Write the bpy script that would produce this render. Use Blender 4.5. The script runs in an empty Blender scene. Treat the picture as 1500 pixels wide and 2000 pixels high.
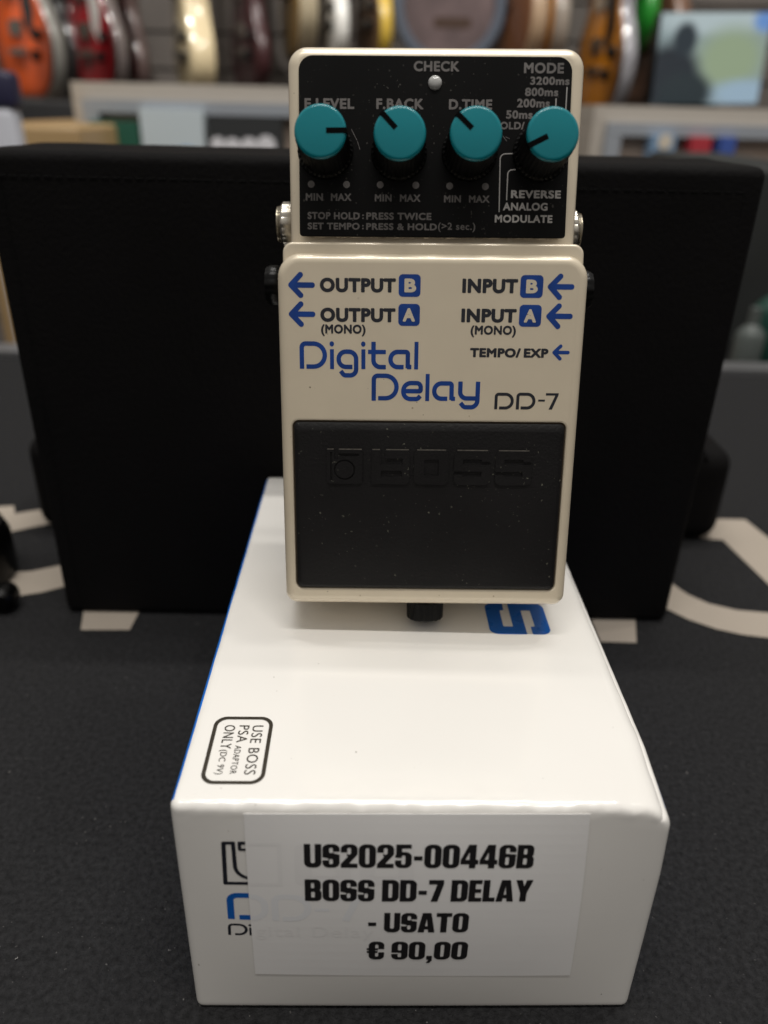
import bpy, bmesh, math, random
import numpy as np
from mathutils import Vector, Matrix
random.seed(7)
SC = bpy.context.scene
COL = SC.collection
MM = 0.001
PI = math.pi

# ------------------------------------------------------------------ camera, world, lamps
HC = 0.18985                                   # lens height above the table
PITCH, ROLL, FPX = math.radians(27.466), math.radians(1.438), 1526.15
fw = Vector((0, math.cos(PITCH), -math.sin(PITCH)))
rt0 = Vector((1, 0, 0)); up0 = Vector((0, math.sin(PITCH), math.cos(PITCH)))
RT = rt0*math.cos(ROLL) + up0*math.sin(ROLL)
UP = up0*math.cos(ROLL) - rt0*math.sin(ROLL)
cam_d = bpy.data.cameras.new('camera')
cam = bpy.data.objects.new('camera', cam_d); COL.objects.link(cam)
cam.matrix_world = Matrix(((RT.x, UP.x, -fw.x, 0), (RT.y, UP.y, -fw.y, 0), (RT.z, UP.z, -fw.z, HC), (0, 0, 0, 1)))
cam_d.sensor_fit = 'VERTICAL'; cam_d.sensor_height = 36; cam_d.sensor_width = 27
cam_d.lens = 36*FPX/2000
cam_d.clip_start = 0.005; cam_d.clip_end = 60
cam_d.dof.use_dof = True
cam_d.dof.focus_distance = 0.188
cam_d.dof.aperture_fstop = 9.2
cam_d.dof.aperture_blades = 0
SC.camera = cam

W = bpy.data.worlds.new('World'); SC.world = W; W.use_nodes = True
wn = W.node_tree.nodes; wl = W.node_tree.links
bg = wn['Background']; bg.inputs['Strength'].default_value = 0.56
tc = wn.new('ShaderNodeTexCoord'); sx = wn.new('ShaderNodeSeparateXYZ'); cr = wn.new('ShaderNodeValToRGB')
wl.new(tc.outputs['Generated'], sx.inputs[0])
mr = wn.new('ShaderNodeMapRange'); mr.inputs['From Min'].default_value = -1; wl.new(sx.outputs['Z'], mr.inputs['Value'])
wl.new(mr.outputs[0], cr.inputs[0]); wl.new(cr.outputs[0], bg.inputs['Color'])
el = cr.color_ramp.elements
el[0].position = 0.40; el[0].color = (0.05, 0.045, 0.04, 1)
el[1].position = 0.95; el[1].color = (0.95, 0.92, 0.87, 1)
e = el.new(0.56); e.color = (0.50, 0.46, 0.425, 1)

def lamp(name, loc, target, power, size, color=(1, 0.965, 0.915), size_y=None):
    d = bpy.data.lights.new(name, 'AREA'); d.shape = 'RECTANGLE' if size_y else 'DISK'; d.size = size; d.energy = power; d.color = color
    if size_y: d.size_y = size_y
    o = bpy.data.objects.new(name, d); COL.objects.link(o); o.location = loc
    o.rotation_euler = (0, 0, 0) if size_y else (Vector(target) - Vector(loc)).to_track_quat('-Z', 'Y').to_euler()
    o['kind'] = 'structure'
    return o
T0 = (0, 0.2, 0.08)
lamp('ceiling_tube', (0.10, 0.60, 1.95), T0, 13.5, 1.20, size_y=0.05)      # rows of tube lamps along the ceiling
lamp('ceiling_tube', (0.00, -0.22, 1.95), T0, 18.0, 1.20, size_y=0.05)
lamp('ceiling_spot', (0.75, 0.45, 1.95), T0, 4.0, 0.07)
for sx_ in (-0.75, 0.65):                                                    # spots aimed at the guitar wall
    o = lamp('wall_spot', (sx_, 1.25, 2.25), (sx_*1.1, 2.75, 0.15), 10, 0.12); o.data.spread = math.radians(95)

vs = SC.view_settings
vs.view_transform = 'Standard'; vs.look = 'None'; vs.exposure = 0.0; vs.gamma = 1.0; vs.use_curve_mapping = False

# ------------------------------------------------------------------ helpers
def at(u, v, y):
    """point y metres in front of the lens seen at photo pixel u, v"""
    d = RT*((u-750)/FPX) + UP*((1000-v)/FPX) + fw
    return Vector((0, 0, HC)) + d*(y/d.y)

def mat(name, color, rough=0.5, metal=0.0, spec=0.5, coat=0.0, bump=None, vary=None, specks=None, trans=0.0, emis=None, sheen=0.0):
    """bump=(scale, strength, distance); vary=(scale, amount); specks=(scale, threshold, colour)"""
    m = bpy.data.materials.new(name); m.use_nodes = True
    nt = m.node_tree; n = nt.nodes; l = nt.links; b = n['Principled BSDF']
    b.inputs['Base Color'].default_value = (*color, 1)
    b.inputs['Roughness'].default_value = rough
    b.inputs['Metallic'].default_value = metal
    b.inputs['Specular IOR Level'].default_value = spec
    b.inputs['Coat Weight'].default_value = coat
    b.inputs['Coat Roughness'].default_value = 0.08
    b.inputs['Sheen Weight'].default_value = sheen
    if trans: b.inputs['Transmission Weight'].default_value = trans
    if emis:
        b.inputs['Emission Color'].default_value = (*emis[0], 1); b.inputs['Emission Strength'].default_value = emis[1]
    tcn = n.new('ShaderNodeTexCoord')
    col = None
    if vary:
        nz = n.new('ShaderNodeTexNoise'); nz.inputs['Scale'].default_value = vary[0]; nz.inputs['Detail'].default_value = 5
        l.new(tcn.outputs['Object'], nz.inputs['Vector'])
        mx = n.new('ShaderNodeMix'); mx.data_type = 'RGBA'
        mx.inputs['A'].default_value = (*[c*(1-vary[1]) for c in color], 1)
        mx.inputs['B'].default_value = (*[min(1, c*(1+vary[1])) for c in color], 1)
        l.new(nz.outputs['Fac'], mx.inputs['Factor']); col = mx.outputs['Result']
        r2 = n.new('ShaderNodeMapRange'); r2.inputs['To Min'].default_value = max(0.02, rough-0.08); r2.inputs['To Max'].default_value = min(1, rough+0.08)
        l.new(nz.outputs['Fac'], r2.inputs['Value']); l.new(r2.outputs[0], b.inputs['Roughness'])
    if specks:
        ns = n.new('ShaderNodeTexNoise'); ns.inputs['Scale'].default_value = specks[0]; ns.inputs['Detail'].default_value = 2
        l.new(tcn.outputs['Object'], ns.inputs['Vector'])
        rm = n.new('ShaderNodeValToRGB'); rm.color_ramp.elements[0].position = specks[1]; rm.color_ramp.elements[1].position = specks[1]+0.03
        l.new(ns.outputs['Fac'], rm.inputs[0])
        n2 = n.new('ShaderNodeTexNoise'); n2.inputs['Scale'].default_value = specks[0]*0.07; n2.inputs['Detail'].default_value = 1
        l.new(tcn.outputs['Object'], n2.inputs['Vector'])
        mu = n.new('ShaderNodeMath'); mu.operation = 'MULTIPLY'; l.new(rm.outputs[0], mu.inputs[0])
        r3 = n.new('ShaderNodeMapRange'); r3.inputs['From Min'].default_value = 0.38; r3.inputs['From Max'].default_value = 0.62
        l.new(n2.outputs['Fac'], r3.inputs['Value']); l.new(r3.outputs[0], mu.inputs[1])
        mx = n.new('ShaderNodeMix'); mx.data_type = 'RGBA'
        if col: l.new(col, mx.inputs['A'])
        else: mx.inputs['A'].default_value = (*color, 1)
        mx.inputs['B'].default_value = (*specks[2], 1)
        l.new(mu.outputs[0], mx.inputs['Factor']); col = mx.outputs['Result']
    if col: l.new(col, b.inputs['Base Color'])
    if bump:
        nb = n.new('ShaderNodeTexNoise'); nb.inputs['Scale'].default_value = bump[0]; nb.inputs['Detail'].default_value = 4
        l.new(tcn.outputs['Object'], nb.inputs['Vector'])
        bp = n.new('ShaderNodeBump'); bp.inputs['Strength'].default_value = bump[1]; bp.inputs['Distance'].default_value = bump[2]
        l.new(nb.outputs['Fac'], bp.inputs['Height']); l.new(bp.outputs[0], b.inputs['Normal'])
    return m

def finish(name, bm, m, parent=None, sharp=32, off=None, smooth=True):
    if off is not None: bmesh.ops.translate(bm, verts=bm.verts, vec=off)
    bmesh.ops.recalc_face_normals(bm, faces=bm.faces)
    me = bpy.data.meshes.new(name); bm.to_mesh(me); bm.free()
    for mm_ in (m if isinstance(m, (list, tuple)) else [m]): me.materials.append(mm_)
    if smooth:
        me.shade_smooth(); me.set_sharp_from_angle(angle=math.radians(sharp))
    o = bpy.data.objects.new(name, me); COL.objects.link(o)
    if parent: o.parent = parent
    return o

def thing(name, label, cat, matrix=None, group=None):
    o = bpy.data.objects.new(name, None); COL.objects.link(o); o.empty_display_size = 0.02
    if matrix is not None: o.matrix_world = matrix
    return tag(o, label, cat, group)
def tag(o, label, cat, group=None):
    o['label'] = label; o['category'] = cat
    if group: o['group'] = group
    return o

def rrect(x0, y0, x1, y1, r, n=8):
    """rounded rectangle, counter-clockwise; r may be 4 radii bl, br, tr, tl"""
    rr = [r]*4 if not isinstance(r, (list, tuple)) else r
    cs = [(x0+rr[0], y0+rr[0], PI, rr[0]), (x1-rr[1], y0+rr[1], 1.5*PI, rr[1]), (x1-rr[2], y1-rr[2], 0, rr[2]), (x0+rr[3], y1-rr[3], .5*PI, rr[3])]
    return [(cx+q*math.cos(a+k/n*PI/2), cy+q*math.sin(a+k/n*PI/2)) for cx, cy, a, q in cs for k in range(n+1)]

def loft(bm, rings, cap0=True, cap1=True, mi=0):
    vv = [[bm.verts.new(p) for p in r] for r in rings]
    n = len(rings[0])
    for a, b in zip(vv, vv[1:]):
        for i in range(n):
            f = bm.faces.new((a[i], a[(i+1) % n], b[(i+1) % n], b[i])); f.material_index = mi
    if cap0: bm.faces.new(vv[0][::-1]).material_index = mi
    if cap1: bm.faces.new(vv[-1]).material_index = mi
    return vv

def slab_rings(x0, y0, x1, y1, R, zb, zf, er, zfun=None, ks=6, n=8, draft=0.0):
    """rings of a rounded slab from zb up to zf with its front edge rounded by er; zfun(y) tilts the front"""
    Rm = list(R) if isinstance(R, (list, tuple)) else [R]*4
    z_at = zfun if zfun else (lambda y: zf)
    out = []
    def ring(ins, drop, back=False):
        pts = rrect(x0+ins, y0+ins, x1-ins, y1-ins, [max(q-ins, 0.05) for q in Rm], n)
        return [(x, y, zb if back else z_at(y)-drop) for x, y in pts]
    out.append(ring(-draft, 0, True))
    for k in range(ks+1):
        a = k/ks*PI/2
        out.append(ring(er*(1-math.cos(a)), er*(1-math.sin(a))))
    out.append(ring(er+min(.12, er*.2), 0))
    return out

def lathe(bm, prof, n=32, axis='z', flute=None, c=(0, 0, 0), cap0=True, cap1=True, mi=0):
    """prof = [(r, h)]; flute(angle, i) scales the radius"""
    rings = []
    for i, (r, h) in enumerate(prof):
        ring = []
        for k in range(n):
            a = 2*PI*k/n; q = r*(flute(k, i) if flute else 1)
            p = (q*math.cos(a), q*math.sin(a), h)
            if axis == 'x': p = (h, q*math.cos(a), q*math.sin(a))
            if axis == 'y': p = (q*math.sin(a), h, q*math.cos(a))
            ring.append((p[0]+c[0], p[1]+c[1], p[2]+c[2]))
        rings.append(ring)
    return loft(bm, rings, cap0, cap1, mi)

def box(bm, x0, y0, z0, x1, y1, z1, mi=0):
    loft(bm, [[(x0, y0, z), (x1, y0, z), (x1, y1, z), (x0, y1, z)] for z in (z0, z1)], mi=mi)

def round_box(bm, lo, hi, r, N=6, warp=None, ks=4):
    """box with all edges rounded: grid of a cube pushed on to the rounded surface"""
    lo = Vector(lo); hi = Vector(hi)
    def axis_pts(a, b):
        inner = [a+r+(b-a-2*r)*i/N for i in range(N+1)]
        return [a+r-r*math.sin(PI/4*(ks-i)/ks)/math.sin(PI/4) for i in range(ks)] + inner + [b-r+r*math.sin(PI/4*(i+1)/ks)/math.sin(PI/4) for i in range(ks)]
    ax = [axis_pts(lo[i], hi[i]) for i in range(3)]
    cache = {}
    def V(p):
        key = tuple(round(c, 8) for c in p)
        if key not in cache:
            q = Vector([min(max(p[i], lo[i]+r), hi[i]-r) for i in range(3)]); d = Vector(p)-q
            if d.length > 1e-9: q = q + d.normalized()*r
            else: q = Vector(p)
            if warp: q = warp(q)
            cache[key] = bm.verts.new(q)
        return cache[key]
    for i in range(3):
        j, k = (i+1) % 3, (i+2) % 3
        for side in (lo[i], hi[i]):
            for a0, a1 in zip(ax[j], ax[j][1:]):
                for b0, b1 in zip(ax[k], ax[k][1:]):
                    ps = []
                    for a, b in ((a0, b0), (a1, b0), (a1, b1), (a0, b1)):
                        p = [0, 0, 0]; p[i] = side; p[j] = a; p[k] = b; ps.append(V(p))
                    if len(set(ps)) == 4: bm.faces.new(ps)

def tube(bm, pts, r, n=8, mi=0):
    P = [Vector(p) for p in pts]; rings = []
    for i, p in enumerate(P):
        t = (P[min(i+1, len(P)-1)]-P[max(i-1, 0)]).normalized()
        a = t.cross(Vector((0, 0, 1)) if abs(t.z) < .9 else Vector((1, 0, 0))).normalized(); b = t.cross(a)
        q = r[i] if isinstance(r, (list, tuple)) else r
        rings.append([tuple(p + a*q*math.cos(2*PI*k/n) + b*q*math.sin(2*PI*k/n)) for k in range(n)])
    loft(bm, rings, mi=mi)

# ---- ink: shapes described by signed distance, meshed by marching squares
def s_rbox(x0, y0, x1, y1, r=0.0):
    cx, cy, hx, hy = (x0+x1)/2, (y0+y1)/2, abs(x1-x0)/2-r, abs(y1-y0)/2-r
    def f(X, Y):
        dx = np.abs(X-cx)-hx; dy = np.abs(Y-cy)-hy
        return np.hypot(np.maximum(dx, 0), np.maximum(dy, 0)) + np.minimum(np.maximum(dx, dy), 0) - r
    return f
def s_circle(cx, cy, r, ry=None):
    ry = ry or r
    return lambda X, Y: (np.hypot((X-cx)/r, (Y-cy)/ry)-1)*min(r, ry)
def s_poly(pts):
    P = [np.array(p, float) for p in pts]
    def f(X, Y):
        d = np.full(X.shape, 1e9); ins = np.zeros(X.shape, bool)
        for a, b in zip(P, P[1:]+P[:1]):
            e = b-a; wx = X-a[0]; wy = Y-a[1]
            t = np.clip((wx*e[0]+wy*e[1])/max(e@e, 1e-12), 0, 1)
            d = np.minimum(d, np.hypot(wx-e[0]*t, wy-e[1]*t))
            c = (a[1] > Y) != (b[1] > Y)
            with np.errstate(divide='ignore', invalid='ignore'):
                xi = a[0]+(Y-a[1])*e[0]/(e[1] if abs(e[1]) > 1e-12 else 1e-12)
            ins ^= c & (X < xi)
        return np.where(ins, -d, d)
    return f
def fillet(pts, rad):
    """polyline with its inner corners rounded"""
    P = [Vector((p[0], p[1])) for p in pts]; out = [P[0]]
    for i in range(1, len(P)-1):
        a, b, c = P[i-1], P[i], P[i+1]
        r = rad[i-1] if isinstance(rad, (list, tuple)) else rad
        if r <= 0: out.append(b); continue
        u = (a-b); w = (c-b); lu, lw = u.length, w.length; u /= lu; w /= lw
        ang = u.angle(w); t = min(r/math.tan(ang/2), lu*0.98 if i == 1 else lu/2, lw*0.98 if i == len(P)-2 else lw/2)
        p0, p1 = b+u*t, b+w*t; rr = t*math.tan(ang/2)
        bis = (u+w).normalized(); cen = b+bis*(rr/math.sin(ang/2))
        v0, v1 = p0-cen, p1-cen; th = v0.angle_signed(v1)
        for k in range(9):
            a_ = -th*k/8
            out.append(cen+Vector((v0.x*math.cos(a_)-v0.y*math.sin(a_), v0.x*math.sin(a_)+v0.y*math.cos(a_))))
    out.append(P[-1])
    return [(p.x, p.y) for p in out]
def s_stroke(pts, hw, round_ends=False):
    P = [np.array(p, float) for p in pts]
    def f(X, Y):
        d = np.full(X.shape, 1e9); last = len(P)-2
        for i, (a, b) in enumerate(zip(P, P[1:])):
            e = b-a; L = math.sqrt(e@e)
            if L < 1e-9: continue
            t = e/L; wx = X-a[0]; wy = Y-a[1]
            al = wx*t[0]+wy*t[1]; pe = np.abs(-wx*t[1]+wy*t[0])-hw
            dl = np.abs(al-L/2)-L/2
            d = np.minimum(d, np.hypot(np.maximum(dl, 0), np.maximum(pe, 0))+np.minimum(np.maximum(dl, pe), 0))
        rng = range(len(P)) if round_ends else range(1, len(P)-1)
        for i in rng: d = np.minimum(d, np.hypot(X-P[i][0], Y-P[i][1])-hw)
        return d
    return f
def combine(ops):
    """ops = [(+1 or -1, sdf)]"""
    def f(X, Y):
        d = np.full(X.shape, 1e9)
        for s, g in ops:
            v = g(X, Y); d = np.minimum(d, v) if s > 0 else np.maximum(d, -v)
        return d
    return f
def march(f, x0, y0, x1, y1, h):
    """2-D polygons covering f<0, plus the outline segments"""
    nx, ny = max(2, int((x1-x0)/h)+2), max(2, int((y1-y0)/h)+2)
    xs = x0+np.arange(nx)*h; ys = y0+np.arange(ny)*h
    X, Y = np.meshgrid(xs, ys); D = f(X, Y); D = np.where(np.abs(D) < 1e-6, 1e-6, D)
    polys, segs = [], []
    ins = D < 0
    cnt = ins[:-1, :-1].astype(int)+ins[1:, :-1]+ins[:-1, 1:]+ins[1:, 1:]
    for j in range(ny-1):
        i = 0; row = cnt[j]
        while i < nx-1:
            if row[i] == 4:
                k = i
                while k < nx-1 and row[k] == 4: k += 1
                polys.append([(xs[i], ys[j]), (xs[k], ys[j]), (xs[k], ys[j+1]), (xs[i], ys[j+1])]); i = k; continue
            if row[i]:
                c = [(i, j), (i+1, j), (i+1, j+1), (i, j+1)]; poly = []; cross = []
                for q in range(4):
                    a, b = c[q], c[(q+1) % 4]; da, db = D[a[1], a[0]], D[b[1], b[0]]
                    if da < 0: poly.append((xs[a[0]], ys[a[1]]))
                    if (da < 0) != (db < 0):
                        t = da/(da-db); p = (xs[a[0]]+(xs[b[0]]-xs[a[0]])*t, ys[a[1]]+(ys[b[1]]-ys[a[1]])*t)
                        poly.append(p); cross.append(p)
                if len(poly) >= 3: polys.append(poly)
                if len(cross) == 2: segs.append(cross)
            i += 1
    return polys, segs
def put_ink(bm, f, bb, h, place, depth=0.0, mi=0):
    """place(x, y, d) maps ink coordinates to the mesh; depth>0 adds walls"""
    polys, segs = march(f, *bb, h)
    for p in polys:
        vs_ = [bm.verts.new(place(x, y, 0)) for x, y in p]
        try: bm.faces.new(vs_).material_index = mi
        except ValueError: pass
    if depth:
        for a, b in segs:
            bm.faces.new([bm.verts.new(q) for q in (place(*a, 0), place(*b, 0), place(*b, -depth), place(*a, -depth))]).material_index = mi

# ---- plain lettering from the built-in font, fitted to a rectangle
_glyph = {}
def font_polys(text, bold):
    key = (text, bold)
    if key not in _glyph:
        cu = bpy.data.curves.new('t', 'FONT'); cu.body = text; cu.size = 1; cu.offset = bold; cu.resolution_u = 5; cu.space_character = 1.10
        ob = bpy.data.objects.new('t', cu); COL.objects.link(ob)
        bpy.context.view_layer.update()
        me = bpy.data.meshes.new_from_object(ob.evaluated_get(bpy.context.evaluated_depsgraph_get()))
        vs_ = [(v.co.x, v.co.y) for v in me.vertices]; fs = [list(p.vertices) for p in me.polygons]
        bpy.data.objects.remove(ob); bpy.data.curves.remove(cu); bpy.data.meshes.remove(me)
        _glyph[key] = (vs_, fs)
    return _glyph[key]
def font_edges(text):
    vs_, fs = font_polys(text, 0.0)
    P = [(round(x, 5), round(y, 5)) for x, y in vs_]; cnt = {}
    for f in fs:
        for i, j in zip(f, f[1:]+f[:1]):
            a, b = P[i], P[j]
            if a == b: continue
            k = (a, b) if a < b else (b, a); cnt[k] = cnt.get(k, 0)+1
    return [k for k, c in cnt.items() if c == 1]
def s_edges(E, fat):
    def f(X, Y):
        d = np.full(X.shape, 1e9); ins = np.zeros(X.shape, bool)
        for a, b in E:
            ex_, ey_ = b[0]-a[0], b[1]-a[1]; wx = X-a[0]; wy = Y-a[1]
            t = np.clip((wx*ex_+wy*ey_)/(ex_*ex_+ey_*ey_), 0, 1)
            d = np.minimum(d, np.hypot(wx-ex_*t, wy-ey_*t))
            if a[1] != b[1]: ins ^= ((a[1] > Y) != (b[1] > Y)) & (X < a[0]+(Y-a[1])*ex_/ey_)
        return np.where(ins, -d, d)-fat
    return f
_ink = {}
def put_text(bm, text, x0, y0, x1, y1, place, bold=0.02, mi=0, paren=False):
    key = (text, bold)
    if key not in _ink:
        E = font_edges(text); xs_ = [p[0] for e in E for p in e]; ys_ = [p[1] for e in E for p in e]
        bb = (min(xs_)-bold, min(ys_)-bold, max(xs_)+bold, max(ys_)+bold)
        _ink[key] = (march(s_edges(E, bold), bb[0]-.03, bb[1]-.03, bb[2]+.03, bb[3]+.03, 0.022)[0], bb)
    polys, bb = _ink[key]
    if paren: gy0, gy1 = bb[1], bb[3]
    else:
        ref = font_edges('H'); hy = [p[1] for e in ref for p in e]; gy0, gy1 = min(hy)-bold, max(hy)+bold
    gx0, gx1 = bb[0], bb[2]
    for p in polys:
        vv = [bm.verts.new(place(x0+(x-gx0)/(gx1-gx0)*(x1-x0), y0+(y-gy0)/(gy1-gy0)*(y1-y0), 0)) for x, y in p]
        try: bm.faces.new(vv).material_index = mi
        except ValueError: pass

# ------------------------------------------------------------------ materials
M_cream = mat('cream_pearl_paint', (0.715, 0.625, 0.475), 0.36, 0.22, 0.7, 0.6, bump=(2600, 0.06, 0.0002), vary=(140, 0.04), specks=(800, 0.765, (0.10, 0.07, 0.04)))
M_panel = mat('black_panel', (0.0015, 0.0015, 0.0015), 0.40, spec=0.12, vary=(60, 0.4), specks=(1300, 0.69, (0.09, 0.085, 0.075)))
M_rubber = mat('black_rubber', (0.0074, 0.0069, 0.0072), 0.5, spec=0.2, bump=(1500, 0.35, 0.0003), vary=(38, 0.6), specks=(1100, 0.70, (0.12, 0.12, 0.095)))
M_dirt = mat('brown_grime', (0.10, 0.066, 0.034), 0.7, vary=(300, 0.6))
M_pointer = mat('black_inlay', (0.001, 0.001, 0.001), 0.6, spec=0.04)
M_dusthighlight = mat('pale_dust_highlight', (0.11, 0.10, 0.085), 0.9, vary=(900, 0.8))
M_teal = mat('teal_plastic', (0.002, 0.185, 0.22), 0.20, spec=0.35, bump=(900, 0.05, 0.0002), vary=(120, 0.06))
M_black = mat('black_plastic', (0.003, 0.003, 0.003), 0.45, spec=0.22)
M_blackgloss = mat('glossy_black_plastic', (0.002, 0.002, 0.002), 0.3, spec=0.2, bump=(700, 0.2, 0.0003))
M_chrome = mat('nickel', (0.55, 0.52, 0.46), 0.27, 1.0, bump=(500, 0.1, 0.0003))
M_lens = mat('clear_lens', (0.42, 0.42, 0.41), 0.12, spec=0.6)
M_grey = mat('grey_print', (0.115, 0.105, 0.10), 0.5, vary=(220, 0.45))
M_pale = mat('pale_print', (0.36, 0.345, 0.33), 0.5, vary=(160, 0.4))
M_navy = mat('navy_print', (0.004, 0.044, 0.24), 0.33, spec=0.4, vary=(200, 0.5))
M_ink = mat('dark_ink', (0.012, 0.014, 0.022), 0.4)
M_carton = mat('white_coated_card', (0.79, 0.772, 0.738), 0.23, spec=0.5, coat=0.4, bump=(110, 0.07, 0.0005), vary=(24, 0.035), specks=(600, 0.755, (0.30, 0.27, 0.23)))
M_cblue = mat('blue_coated_card', (0.006, 0.165, 0.66), 0.3, spec=0.5, coat=0.2, bump=(130, 0.1, 0.0006))
M_blueprint = mat('blue_print', (0.004, 0.105, 0.44), 0.28, spec=0.5, vary=(90, 0.15))
M_brown = mat('dark_brown_print', (0.030, 0.024, 0.015), 0.3, vary=(500, 0.3))
M_stick = mat('sticker_paper', (0.83, 0.82, 0.81), 0.42, spec=0.4, bump=(90, 0.10, 0.0005), vary=(60, 0.03))
M_ghost = mat('print_under_sticker', (0.805, 0.795, 0.788), 0.42)
M_ghostblue = mat('blue_print_under_sticker', (0.785, 0.793, 0.81), 0.42)
M_tape = mat('black_letter_ink', (0.010, 0.009, 0.010), 0.45)
M_cloth = mat('black_table_mat', (0.0215, 0.0215, 0.0226), 0.9, spec=0.12, bump=(800, 1.0, 0.0016), vary=(620, 0.9), specks=(750, 0.71, (0.14, 0.135, 0.13)))
M_beige = mat('beige_print', (0.37, 0.32, 0.265), 0.75, bump=(900, 0.4, 0.0005), vary=(30, 0.08))
M_leather = mat('black_leatherette', (0.0068, 0.0064, 0.0066), 0.7, spec=0.05, bump=(700, 0.45, 0.0006), vary=(18, 0.35), specks=(160, 0.78, (0.05, 0.05, 0.05)))
M_seam = mat('black_thread', (0.003, 0.003, 0.003), 0.7, spec=0.15)
M_metal = mat('brushed_aluminium', (0.55, 0.56, 0.58), 0.35, 1.0)

# ------------------------------------------------------------------ table
bm = bmesh.new(); box(bm, -1.1, -0.6, -0.03, 1.1, 0.625, 0.0)
table = finish('table_top', bm, M_cloth, smooth=False); table['kind'] = 'structure'
bm = bmesh.new(); box(bm, -1.1, 0.6255, -0.035, 1.1, 0.650, 0.004)
o = finish('table_edge', bm, M_metal, smooth=False); o['kind'] = 'structure'
def flat_poly(bm, pts, z): bm.faces.new([bm.verts.new((x*MM, y*MM, z)) for x, y in pts])
zt = 0.0004
PRINTS = [
    [(-215, 352), (-199.6, 360), (-193, 361), (-189, 352.5), (-180.6, 356.5), (-166, 361), (-160, 345), (-171.6, 340.4), (-178, 336.3), (-184.6, 332.4), (-196, 331)],
    [(-172, 296), (-158.4, 298.1), (-148.5, 303), (-136, 309), (-128, 291), (-139.5, 285.9), (-146.8, 281.3), (-156.5, 277.8), (-170, 275)],
    [(-125, 272), (-101, 274), (-101.2, 256.0), (-120.6, 255.2)],
    [(88, 275), (107.9, 276), (102.9, 255.9), (88.5, 256.1)],
    [(118, 300), (119.5, 288), (123, 280.5), (129.5, 273.3), (139.2, 266.8), (148.5, 263.3), (158.4, 261.6), (185, 262), (215, 268), (215, 288), (185, 281), (166.4, 279.6), (153.4, 281.1), (142.7, 285.6), (135.8, 292.5), (132, 300), (131, 308), (119, 310)],
    [(160, 366), (190.6, 366.2), (200, 320), (198, 288), (178, 288.5), (170.3, 343.3), (160, 344.6)],
]
for k, pts in enumerate(PRINTS):
    bm = bmesh.new(); flat_poly(bm, pts, zt)
    finish('printed_letter', bm, M_beige, table, smooth=False)

M_lint = mat('pale_lint', (0.34, 0.33, 0.32), 0.9)
for x, y, a, L in ((-88.5, 119.5, .3, .7), (-65, 97, 1.1, 1.2), (-99, 78.5, .2, .6), (-108, 100, .7, .7), (-67, 75, 2.0, .5), (-74, 91, 1.6, .6), (-104, 104, .4, .5), (131, 128, 2.4, .8), (93, 88, .9, .6), (118, 98, 1.9, .9), (-120, 138, .2, .7)):
    bm = bmesh.new(); P_ = [(x+L*t*math.cos(a+.5*t), y+L*t*math.sin(a+.5*t)) for t in (0, .33, .66, 1)]
    tube(bm, [(p*MM, q*MM, .0004+.0002*(i % 2)) for i, (p, q) in enumerate(P_)], .00009, 5)
    finish('lint_fibre', bm, M_lint, table)
# ------------------------------------------------------------------ carton
BYAW = 0.025148
BX = Matrix.Translation((9.909*MM, 111.45*MM, 0)) @ Matrix.Rotation(BYAW, 4, 'Z')
BW, BH, BL = 100.56*MM, 65.85*MM, 155.3*MM
carton = thing('cardboard_box', 'white glossy cardboard box with blue sides and a price label, lying under the pedal', 'box', BX)
from mathutils import noise as mnoise
def carton_warp(p):
    q = p.copy()
    u = p.x/(BW/2); v = (p.z-BH/2)/(BH/2); w = (p.y-BL/2)/(BL/2)
    if p.z > BH-0.004:                                             # top panel: slight belly along the front edge, none under the pedal
        pass
    RR = 0.0055; a_, b_ = p.x-(BW/2-RR), p.z-(BH-RR)
    if a_ > 0 and b_ > 0:                                          # softly rolled right-hand top edge, most at the front
        k_ = max(a_, b_)/max(1e-9, math.hypot(a_, b_)); t_ = 1-.55*p.y/BL
        q.x = q.x*(1-t_)+t_*(BW/2-RR+a_*k_); q.z = q.z*(1-t_)+t_*(BH-RR+b_*k_)
    if p.y < 0.004: q.y += -0.0026*(1-u*u)*(1-v*v)                 # front flap bulges
    if abs(u) > 0.93: q.x += math.copysign(0.0012*(1-v*v)*(1-w*w), p.x)
    if p.z > BH-0.0005: q.z += 0.00016*mnoise.noise(Vector((p.x*22, p.y*16, 1)))*max(0, 1-p.y/.07)
    # lower corners tucked in a touch, crushed right top corner
    if p.z > BH-0.02 and p.x > BW/2-0.012 and p.y < 0.02:
        k = (1-(BH-p.z)/0.02)*(1-p.y/0.02)*((p.x-(BW/2-0.012))/0.012)
        q.z -= 0.0016*k; q.x -= 0.0008*k
    q.x *= 1+.022*(1-p.y/BL); q.y -= .0012*(1-p.z/BH)*(1-p.y/BL)
    e = max(0, 1-abs(p.y)/0.004)*max(0, 1-abs(p.z-BH)/0.004)
    e2 = max(0, 1-abs(abs(p.x)-BW/2)/0.004)*max(0, 1-abs(p.z-BH)/0.004)
    e = max(e, e2*0.7)
    if e > 0:
        nn = mnoise.noise(Vector((p.x*330, p.y*150, p.z*330)))+0.6*mnoise.noise(Vector((p.x*900+7, p.y*500, p.z*900)))
        q.z += 0.00045*e*nn; q.y += 0.00035*e*nn
    return q
bm = bmesh.new()
round_box(bm, (-BW/2, 0, 0), (BW/2, BL, BH), 0.0019, N=70, warp=carton_warp, ks=3)
for f in bm.faces:
    c = f.calc_center_median(); c.x /= 1+.022*(1-c.y/BL)
    if (c.x < -BW/2+0.0010 or (c.x > BW/2-0.0009 and c.z < BH-0.004)) and c.y > 0.0022: f.material_index = 1
finish('carton_shell', bm, [M_carton, M_cblue], carton, sharp=50)
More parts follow.
